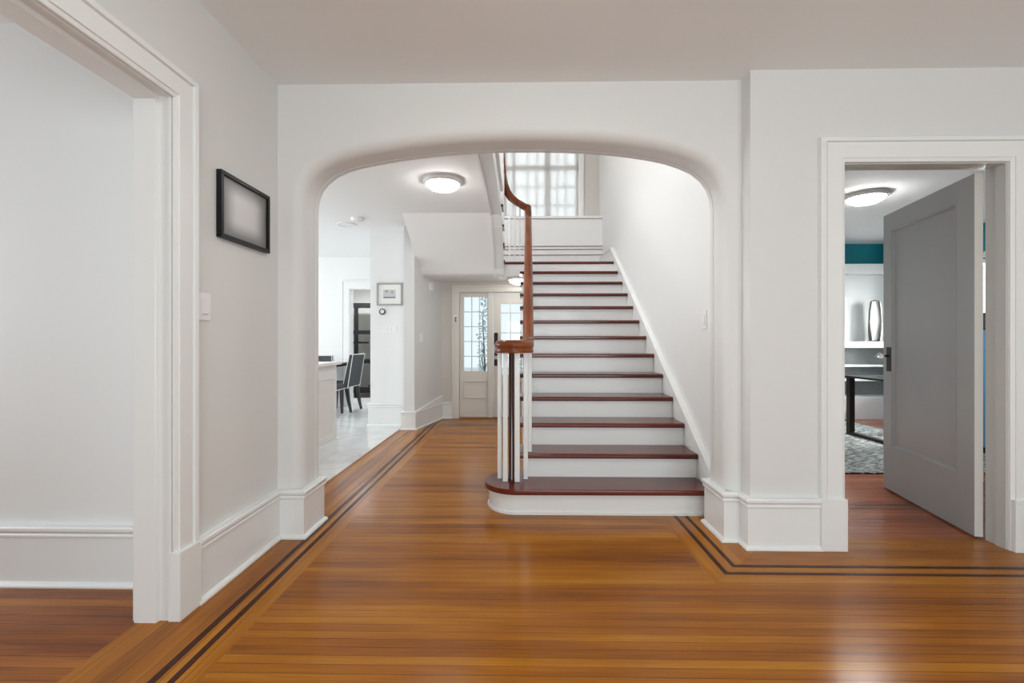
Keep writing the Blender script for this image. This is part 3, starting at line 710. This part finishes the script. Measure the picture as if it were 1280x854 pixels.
while z < WZ1-0.06:
    a = radians(48); dy, dz = 0.0135*cos(a), 0.0135*sin(a)
    prism(bm, [(7.685-dy, z+dz), (7.685+dy, z-dz), (7.685+dy, z-dz+0.001), (7.685-dy, z+dz+0.001)], 'X', WX0+0.012, WX1-0.012); z += 0.0255
obj('slats', bm, 'slat', bl)
box('head_rail', 'plastic', WX0+0.01, WX1-0.01, 7.668, 7.70, WZ1-0.045, WZ1-0.005, 0.003, bl)
box('bottom_rail', 'plastic', WX0+0.012, WX1-0.012, 7.672, 7.698, WZ0+0.006, WZ0+0.02, 0.003, bl)
bm = bmesh.new(); tube(bm, [(WX1-0.035, 7.665, WZ1-0.05), (WX1-0.035, 7.665, 3.45)], 0.002, 6); tube(bm, [(WX1-0.035, 7.665, 3.45), (WX1-0.035, 7.665, 3.41)], 0.006, 8)
obj('pull_cord', bm, 'plastic', bl)

# ------------------------------------------------------------------ ceiling lamps
def lamp(x, y, z, d, label, shade='shade'):
    t = thing('ceiling_lamp', label, 'ceiling light', (x, y, z), 'flush round ceiling lamps')
    R = d/2; bm = bmesh.new()
    lathe(bm, [(0, 0), (R*0.97, 0), (R, -0.008), (R, -0.022), (R*0.95, -0.034), (R*0.86, -0.040), (R*0.84, -0.034), (0, -0.030)], x, y, z, 56)
    obj('lamp_ring', bm, 'lampring', t, smooth=True)
    bm = bmesh.new(); pr = [(R*0.84*cos(a), -0.036-0.062*sin(a)) for a in [radians(k*9) for k in range(10)]] + [(0, -0.098)]
    lathe(bm, [(0, -0.034), (R*0.84, -0.034)] + pr, x, y, z, 56)
    obj('glass_shade', bm, shade, t, smooth=True)
    return t
lamp(-0.735, 4.33, CZ, 0.37, 'round white flush ceiling lamp in the hall, left of the stairwell')
lamp(-0.02, 6.50, 2.082, 0.32, 'small round ceiling lamp just inside the front door, behind the handrail', 'shade_dim')
lamp(3.62, 4.83, CZ, 0.40, 'round ceiling lamp seen through the doorway on the right', 'shade_bright')
lamp(-0.02, 1.35, CZ, 0.37, 'round ceiling lamp nearest the viewer, just above the top of the photo')
bm = bmesh.new(); lathe(bm, [(0, 0), (0.078, 0), (0.078, -0.02), (0.066, -0.038), (0.04, -0.042), (0, -0.042)], -2.02, 5.62, CZ, 32)
lathe(bm, [(0.045, -0.036), (0.05, -0.046), (0.0, -0.048)], -2.02, 5.62, CZ, 32)
obj('smoke_detector', bm, 'plastic', smooth=True, origin=(-2.02, 5.62, CZ), label='small round white smoke detector on the kitchen ceiling', category='smoke detector')
bm = bmesh.new(); lathe(bm, [(0, 0), (0.125, 0), (0.12, -0.008), (0.105, -0.009), (0.102, -0.004), (0, -0.004)], -2.27, 5.93, CZ, 40)
obj('ceiling_speaker', bm, 'lampring', smooth=True, origin=(-2.27, 5.93, CZ), label='flat round white disc on the kitchen ceiling beside the smoke detector', category='ceiling speaker')

bm = bmesh.new(); lathe(bm, [(0, 0), (0.06, 0), (0.058, -0.006), (0.045, -0.008), (0, -0.008)], -3.19, 9.0, 2.45, 28)
obj('recessed_downlight', bm, 'shade', smooth=True, origin=(-3.19, 9.0, 2.45), label='small lit recessed downlight in the room beyond the kitchen doorway', category='ceiling light')

# ------------------------------------------------------------------ pictures, switches
def frame_left():
    th = thing('framed_picture', 'black framed blank grey picture on the left wall above the light switch', 'picture', (-1.45, 2.357, 1.665))
    y0, y1, z0, z1, w, t = 2.146, 2.568, 1.668, 1.992, 0.020, 0.028
    bm = bmesh.new()
    for a in ((y0, y1, z0, z0+w), (y0, y1, z1-w, z1), (y0, y0+w, z0+w, z1-w), (y1-w, y1, z0+w, z1-w)): bx(bm, -1.45, -1.45+t, *a, 0.002, 1)
    obj('frame', bm, 'black', th)
    bm = bmesh.new(); bx(bm, -1.448, -1.434, y0+w-0.002, y1-w+0.002, z0+w-0.002, z1-w+0.002); obj('print', bm, 'blankpic', th)
frame_left()
def frame_pillar():
    th = thing('framed_picture', 'small silver framed picture with a white mount on the pillar above the thermostat', 'picture', (-1.81, 6.31, 1.67))
    x0, x1, z0, z1, w, y = -1.99, -1.632, 1.672, 1.985, 0.022, 6.31
    bm = bmesh.new()
    for a in ((x0, x1, z0, z0+w), (x0, x1, z1-w, z1), (x0, x0+w, z0+w, z1-w), (x1-w, x1, z0+w, z1-w)): bx(bm, a[0], a[1], y-0.03, y, a[2], a[3], 0.002, 1)
    obj('frame', bm, 'silver_frame', th)
    bm = bmesh.new(); bx(bm, x0+w-0.002, x1-w+0.002, y-0.016, y-0.002, z0+w-0.002, z1-w+0.002); obj('mount', bm, 'mount', th)
    bm = bmesh.new(); bx(bm, -1.898, -1.73, y-0.019, y-0.015, 1.772, 1.890); p = obj('print', bm, 'picgrey', th)
    bm = bmesh.new(); bx(bm, -1.898, -1.73, y-0.021, y-0.0188, 1.772, 1.792)
    for (a, c, r_) in ((-1.852, 1.868, 0.014), (-1.775, 1.857, 0.012)): lathe_y(bm, a, y-0.019, c, r_)
    obj('printed_figures', bm, 'picdark', p)
M['picgrey'] = mat('pale_grey_print', (0.55, 0.56, 0.57), 0.6, var=0.25, vscale=60)
M['picdark'] = mat('dark_grey_print', (0.22, 0.22, 0.23), 0.6, var=0.4, vscale=80)
def lathe_y(bm, x, y, z, r_, d=0.002, seg=16):
    A = [bm.verts.new((x+r_*cos(2*pi*k/seg), y, z+r_*sin(2*pi*k/seg))) for k in range(seg)]; B = [bm.verts.new((v.co.x, y-d, v.co.z)) for v in A]
    bm.faces.new(A); bm.faces.new(B)
    for k in range(seg): bm.faces.new((A[k], A[(k+1) % seg], B[(k+1) % seg], B[k]))
frame_pillar()
# thermostat
th = thing('thermostat', 'round thermostat with a black ring on the pillar below the small picture', 'thermostat', (-1.912, 6.31, 1.60))
bm = bmesh.new(); lathe_y(bm, -1.912, 6.31, 1.585, 0.058, 0.006, 40); obj('backplate', bm, 'plastic', th)
bm = bmesh.new(); lathe_y(bm, -1.912, 6.304, 1.585, 0.043, 0.018, 40); obj('ring', bm, 'blackrim', th)
bm = bmesh.new(); lathe_y(bm, -1.912, 6.286, 1.587, 0.029, 0.002, 40); obj('display', bm, 'lampring', th, label='pale round display')
# switches
def switch_y(label, x0, x1, z0, z1, y, n):
    t = thing('light_switch', label, 'light switch', ((x0+x1)/2, y, z0), 'white wall switches')
    box('switch_plate', 'plastic', x0, x1, y-0.007, y, z0, z1, 0.002, t)
    w = (x1-x0)/n
    for k in range(n):
        c = x0+w*(k+0.5); box('rocker', 'plastic', c-0.014, c+0.014, y-0.011, y-0.006, (z0+z1)/2-0.03, (z0+z1)/2+0.03, 0.002, t)
def switch_x(label, y0, y1, z0, z1, x, s, ang=0):
    t = thing('light_switch', label, 'light switch', (x, (y0+y1)/2, z0), 'white wall switches')
    box('switch_plate', 'plastic', min(x, x+s*0.007), max(x, x+s*0.007), y0, y1, z0, z1, 0.002, t)
    c = (y0+y1)/2; w = (y1-y0)*0.2; rk = box('rocker', 'plastic', min(x+s*0.006, x+s*0.012), max(x+s*0.006, x+s*0.012), c-w, c+w, (z0+z1)/2-0.034, (z0+z1)/2+0.034, 0.0015, t)
    bm = bmesh.new(); bx(bm, min(x+s*0.007, x+s*0.0125), max(x+s*0.007, x+s*0.0125), c-w, c+w, (z0+z1)/2-0.0345, (z0+z1)/2-0.032); obj('rocker_gap', bm, 'greyshelf', t)
switch_y('wide white four-gang switch plate on the pillar below the thermostat', -1.935, -1.713, 1.280, 1.400, 6.31, 4)
switch_x('white rocker switch on the left wall beside the doorway casing', 2.020, 2.100, 1.264, 1.388, -1.45, 1)
switch_x('white switch high on the stair wall beside the right jamb of the arch', 3.255, 3.33, 1.26, 1.392, 1.33, -1)
def on_entry(name, label, cat, y0, y1, z0, z1, d):
    # the entry side wall runs slightly oblique
    xa = -1.403+(y0-6.03)*0.2231; xb = -1.403+(y1-6.03)*0.2231
    nx, nyv = 0.976, -0.218
    th = thing(name, label, cat, ((xa+xb)/2, (y0+y1)/2, z0))
    bm = bmesh.new(); prism(bm, [(xa, y0), (xb, y1), (xb+nx*d, y1+nyv*d), (xa+nx*d, y0+nyv*d)], 'Z', z0, z1)
    return th, bm
t, bm = on_entry('light_switch', 'white switch on the entry side wall left of the front door', 'light switch', 6.19, 6.27, 1.165, 1.285, 0.008)
obj('switch_plate', bm, 'plastic', t); t['group'] = 'white wall switches'
bm = bmesh.new(); bx(bm, -1.353, -1.343, 6.215, 6.235, 1.205, 1.245); obj('rocker', bm, 'plastic', t)
t, bm = on_entry('doorbell_chime', 'narrow white chime box high on the entry side wall', 'door chime', 6.50, 6.58, 1.90, 2.02, 0.03)
obj('chime_cover', bm, 'plastic', t); bm = bmesh.new(); bx(bm, -1.265, -1.258, 6.52, 6.55, 1.93, 1.99); obj('grille', bm, 'lampring', t)
# hook on the sidelight casing
t = thing('wall_hook', 'small dark metal hook on the white casing beside the sidelight', 'hook', (-0.977, FY-0.03, 1.50))
bm = bmesh.new(); lathe_y(bm, -0.982, FY-0.024, 1.555, 0.030, 0.006, 16); obj('hook_plate', bm, 'chrome', t)
bm = bmesh.new(); tube(bm, [(-0.975, FY-0.028, 1.545), (-0.975, FY-0.06, 1.52), (-0.975, FY-0.06, 1.49), (-0.975, FY-0.035, 1.475)], 0.007, 8); obj('hook_arm', bm, 'iron', t)

# ------------------------------------------------------------------ kitchen: island, table, chairs, shelf unit
t = thing('kitchen_island', 'white panelled kitchen island with a pale stone top behind the left side of the arch', 'kitchen island', (-2.35, 4.0, 0))
box('cabinet', 'trim', -2.85, -1.94, 3.30, 4.78, 0.0, 0.925, 0.003, t)
bm = bmesh.new(); bx(bm, -2.87, -1.925, 3.28, 4.795, 0, 0.15, 0.004); obj('plinth', bm, 'trim', t)
bm = bmesh.new()
for (a, b, c, d) in ((3.32, 4.76, 0.78, 0.86), (3.32, 4.76, 0.16, 0.22), (3.32, 3.40, 0.22, 0.78), (4.68, 4.76, 0.22, 0.78), (4.0, 4.08, 0.22, 0.78)): bx(bm, -1.945, -1.930, a, b, c, d, 0.003, 1)
obj('panel_frame', bm, 'trim', t)
box('worktop', 'marble_top', -2.92, -1.90, 3.24, 4.83, 0.925, 0.955, 0.005, t)
bm = bmesh.new(); bx(bm, -1.945, -1.934, 4.35, 4.43, 0.66, 0.78, 0.002); obj('power_socket', bm, 'plastic', t)

def dining_table():
    t = thing('dining_table', 'dining table with a white top and black apron behind the island', 'table', (-3.6, 7.4, 0))
    box('table_top', 'marble_top', -4.7, -2.95, 7.36, 8.10, 0.80, 0.83, 0.006, t)
    box('apron', 'black', -4.62, -3.00, 7.41, 8.05, 0.755, 0.80, 0.002, t)
    for x in (-4.50, -3.36):
        for y in (7.47, 7.99): box('leg', 'black', x-0.03, x+0.03, y-0.03, y+0.03, 0, 0.756, 0.003, t)
dining_table()
def dining_chair(loc, rot, label):
    """built at the origin facing -X (back at +X side)"""
    t = thing('dining_chair', label, 'chair', (0, 0, 0), 'charcoal upholstered dining chairs')
    box('seat', 'charcoal', -0.22, 0.21, -0.235, 0.235, 0.40, 0.49, 0.025, t)
    bm = bmesh.new(); prism(bm, [(0.13, 0.43), (0.215, 0.42), (0.30, 0.955), (0.245, 0.965)], 'Y', -0.235, 0.235)
    bmesh.ops.bevel(bm, geom=list(bm.edges), offset=0.012, segments=2, affect='EDGES'); obj('backrest', bm, 'charcoal', t)
    bm = bmesh.new()
    for s in (-0.237, 0.237):
        for q in (((0.215, s, 0.42), (0.302, s, 0.955)), ((0.14, s, 0.48), (0.243, s, 0.962)), ((0.243, s, 0.962), (0.302, s, 0.957)), ((-0.21, s, 0.405), (0.215, s, 0.405))): tube(bm, q, 0.006, 6)
    tube(bm, [(0.217, -0.237, 0.415), (0.217, 0.237, 0.415)], 0.006, 6); tube(bm, [(0.304, -0.237, 0.957), (0.304, 0.237, 0.957)], 0.006, 6)
    obj('piping', bm, 'piping', t, label='white piping along the seams')
    for x, dx in ((0.18, 0.075), (-0.18, -0.02)):
        for y in (-0.2, 0.2):
            bm = bmesh.new(); tube(bm, [(x, y, 0.41), (x+dx*0.4, y, 0.2), (x+dx, y, 0.0)], [0.036, 0.029, 0.021], prof=[(-.75, -.75), (.75, -.75), (.75, .75), (-.75, .75)], up=Vector((0, 1, 0))); obj('leg', bm, 'charcoal_leg', t)
    return t
def place(root, loc, rz, label):
    root.location = loc; root.rotation_euler = (0, 0, rz)
    if label: root['label'] = label
def dup(root, loc, rz, label):
    r_ = root.copy(); COL.objects.link(r_); place(r_, loc, rz, label)
    for c in root.children:
        k = c.copy(); COL.objects.link(k); k.parent = r_
        for g in c.children: h = g.copy(); COL.objects.link(h); h.parent = k
    return r_
ch = dining_chair((0, 0, 0), 0, '')
place(ch, (-3.03, 7.69, 0), radians(-4), 'charcoal dining chair with white piping at the near end of the table')
dup(ch, (-3.10, 7.17, 0), radians(-90), 'charcoal dining chair with only its back top showing above the kitchen island')
# shelf unit in the room beyond
t = thing('shelf_unit', 'black open shelf unit with cross bracing in the room beyond the kitchen doorway', 'shelf', (-2.75, 9.6, 0))
for x, y in ((-3.41, 9.42), (-3.57, 9.86), (-2.2, 9.42), (-2.3, 9.86)): box('upright', 'black', x-0.035, x+0.035, y-0.03, y+0.03, 0, 1.93, 0.002, t)
for z in (0.10, 0.72, 1.33, 1.90): box('shelf', 'black', -3.62, -2.12, 9.40, 9.88, z, z+0.075, 0.003, t)
box('side_shelf', 'black', -3.62, -3.30, 9.40, 9.88, 1.13, 1.17, 0.003, t)
bm = bmesh.new(); tube(bm, [(-3.30, 9.86, 0.20), (-2.22, 9.86, 0.72)], 0.018, 6); obj('brace', bm, 'black', t)
bm = bmesh.new(); tube(bm, [(-3.30, 9.86, 0.72), (-2.22, 9.86, 0.20)], 0.018, 6); obj('brace', bm, 'black', t)

# ------------------------------------------------------------------ study contents
t = thing('built_in_shelving', 'white built-in wall unit with a thick mantel shelf in the room on the right', 'built-in shelving', (3.6, 7.2, 0))
bm = bmesh.new(); bx(bm, 1.50, 5.99, 7.10, 7.25, 1.17, 2.19); bx(bm, 1.50, 5.99, 6.98, 7.25, 2.19, 2.35, 0.01)
obj('overmantel', bm, 'wall_white', t)
box('mantel_shelf', 'trim', 1.50, 5.99, 6.84, 7.25, 1.075, 1.17, 0.006, t)
box('back_panel', 'greyshelf', 1.50, 5.99, 7.22, 7.25, 0.34, 1.075, 0, t, label='grey back of the open shelves')
for z in (0.790, 0.575): box('shelf', 'trim', 1.50, 5.99, 6.93, 7.22, z, z+0.028, 0.003, t)
box('base', 'trim', 1.50, 5.99, 6.93, 7.22, 0.0, 0.34, 0.004, t)
for x in (1.52, 2.9, 4.3, 5.92): box('divider', 'trim', x, x+0.03, 6.95, 7.22, 0.34, 1.075, 0, t)
# mirror/vase sculpture
t = thing('metal_vase', 'tall oval polished metal vase standing on the mantel shelf', 'vase', (5.36, 6.96, 1.17))
bm = bmesh.new()
n = 26
for s in (-1, 1):
    pts = []; 
    for k in range(n):
        f = k/(n-1); w = 0.055+0.030*sin(pi*f)
        pts.append((5.36+s*w+0.02*(f-0.5)*s*0, 6.96, 1.175+0.60*f))
    tube(bm, pts, [0.016+0.02*abs(cos(pi*k/(n-1)))*(1 if k < n/2 else 0.3) for k in range(n)], prof=[(-.35, -1), (.35, -1), (.35, 1), (-.35, 1)], up=Vector((0, 1, 0)))
tube(bm, [(5.30, 6.96, 1.775), (5.36, 6.96, 1.79), (5.42, 6.96, 1.775)], 0.012, 8)
obj('loop', bm, 'pewter', t, smooth=True)
bm = bmesh.new(); lathe(bm, [(0, 0), (0.105, 0), (0.105, 0.01), (0.05, 0.025), (0, 0.026)], 5.36, 6.96, 1.171, 28); obj('foot', bm, 'pewter', t, smooth=True)
bm = bmesh.new(); bx(bm, 5.308, 5.412, 6.968, 6.974, 1.20, 1.77, 0.002); obj('inner_plate', bm, 'mount', t, label='pale inner face')
# table
t = thing('study_table', 'dark topped table on square bronze metal legs standing on the patterned rug', 'table', (4.4, 5.4, 0.012))
box('table_top', 'black', 4.06, 4.74, 5.02, 5.84, 0.722, 0.745, 0.004, t)
for x in (4.13, 4.64):
    bm = bmesh.new(); bx(bm, x-0.025, x+0.04, 5.74, 5.80, 0.012, 0.722, 0.002); bx(bm, x-0.025, x+0.04, 5.06, 5.12, 0.012, 0.722, 0.002); bx(bm, x-0.025, x+0.04, 5.12, 5.74, 0.012, 0.042, 0.002)
    obj('leg_frame', bm, 'bronze', t)
bm = bmesh.new(); bx(bm, 4.30, 4.62, 5.25, 5.55, 0.745, 0.76, 0.002)
t = obj('tray', bm, 'chrome', origin=(4.5, 5.4, 0.745), label='flat silver tray lying on the dark study table', category='tray')
bm = bmesh.new(); bx(bm, 2.55, 4.80, 4.07, 6.70, 0.0005, 0.012, 0.003)
obj('rug', bm, 'rug', origin=(3.9, 5.4, 0), label='black and white woven rug under the study table', category='rug')
# blue cabinet and speaker glimpsed through the hinge gap
t = thing('blue_cabinet', 'light blue cabinet glimpsed through the gap at the door hinges', 'cabinet', (5.1, 4.65, 0))
box('body', 'bluecab', 4.86, 5.40, 4.20, 5.10, 0.06, 1.29, 0.006, t)
box('door', 'bluecab', 4.845, 4.862, 4.22, 5.08, 0.09, 1.27, 0.004, t); box('foot_plinth', 'black', 4.89, 5.36, 4.24, 5.06, 0.0, 0.06, 0, t)
t = thing('desk_speaker', 'black speaker box standing on the light blue cabinet', 'speaker', (5.04, 4.7, 1.29))
box('speaker_body', 'black', 4.88, 5.2, 4.40, 5.0, 1.29, 1.47, 0.006, t); box('speaker_grille', 'charcoal', 4.872, 4.882, 4.42, 4.98, 1.305, 1.455, 0.002, t)
# study window + blind
w3 = thing('window_3', None, None, (6.05, 5.95, 0.95), kind='structure')
bm = bmesh.new()
for a in ((5.30, 5.36, 0.95, 2.25), (6.54, 6.6, 0.95, 2.25), (5.36, 6.54, 0.95, 1.01), (5.36, 6.54, 2.19, 2.25), (5.92, 5.98, 1.01, 2.19)): bx(bm, 6.06, 6.10, *a)
obj('window_frame', bm, 'trim', w3)
box('glass_pane', 'glass', 6.075, 6.079, 5.32, 6.58, 0.97, 2.23, 0, w3)
bm = bmesh.new()
for a in ((5.20, 6.70, 2.25, 2.33), (5.20, 5.30, 0.90, 2.25), (6.6, 6.70, 0.90, 2.25), (5.18, 6.72, 0.87, 0.92)): bx(bm, 5.975, 6.0, *a, 0.004, 1)
obj('casing', bm, 'trim', w3)
bl = thing('window_blind', 'white slatted blind in the room on the right, glimpsed through the door hinge gap', 'blind', (6.02, 5.95, 0.98))
bm = bmesh.new(); z = 0.99
while z < 2.19:
    prism(bm, [(6.02-0.012, z-0.008), (6.02+0.012, z+0.008), (6.02+0.012, z+0.009), (6.02-0.012, z-0.007)], 'Y', 5.32, 6.58); z += 0.0255
obj('slats', bm, 'slat', bl); box('head_rail', 'plastic', 6.005, 6.04, 5.31, 6.59, 2.19, 2.23, 0.002, bl)

# ------------------------------------------------------------------ outside the front door
wallbox('ground', 'concrete', [(-8, 8, 7.9, 26, -0.35, -0.30)])
wallbox('porch', 'concrete', [(-1.6, 1.4, FY+0.14, 8.4, -0.3, -0.02)])
def shrub(x, y, h, r_, n, label):
    t = thing('shrub', label, 'shrub', (x, y, -0.3), 'shrubs outside the front door')
    rnd = random.Random(int(x*100)+7)
    bm = bmesh.new(); tube(bm, [(x, y, -0.3), (x+0.03, y, h*0.3), (x-0.02, y, h*0.8)], [0.03, 0.02, 0.008], 7)
    for k in range(9):
        a = rnd.uniform(0, 2*pi); z = rnd.uniform(0.0, h*0.7); tube(bm, [(x, y, z), (x+r_*0.8*cos(a), y+r_*0.8*sin(a), z+0.3)], [0.01, 0.004], 5)
    obj('stem', bm, 'bark', t)
    bm = bmesh.new()
    for k in range(n):
        a = rnd.uniform(0, 2*pi); q = r_*sqrt(rnd.random()); z = rnd.uniform(-0.1, h); q *= 0.5+0.7*sin(pi*min(1, max(0.05, (z+0.1)/(h+0.1))))
        c = Vector((x+q*cos(a), y+q*sin(a), z)); u = Vector((rnd.uniform(-1, 1), rnd.uniform(-1, 1), rnd.uniform(-1, 1))).normalized(); v = u.orthogonal().normalized()
        s = rnd.uniform(0.03, 0.055)
        vs = [bm.verts.new(c+u*s), bm.verts.new(c+v*s*0.45), bm.verts.new(c-u*s), bm.verts.new(c-v*s*0.45)]; bm.faces.new(vs)
    obj('foliage', bm, 'leaf', t)
shrub(-0.77, 9.6, 2.15, 0.12, 240, 'blue green shrub seen through the right column of the sidelight')
shrub(0.12, 10.8, 0.95, 0.5, 420, 'low shrub seen through the lower panes of the front door')
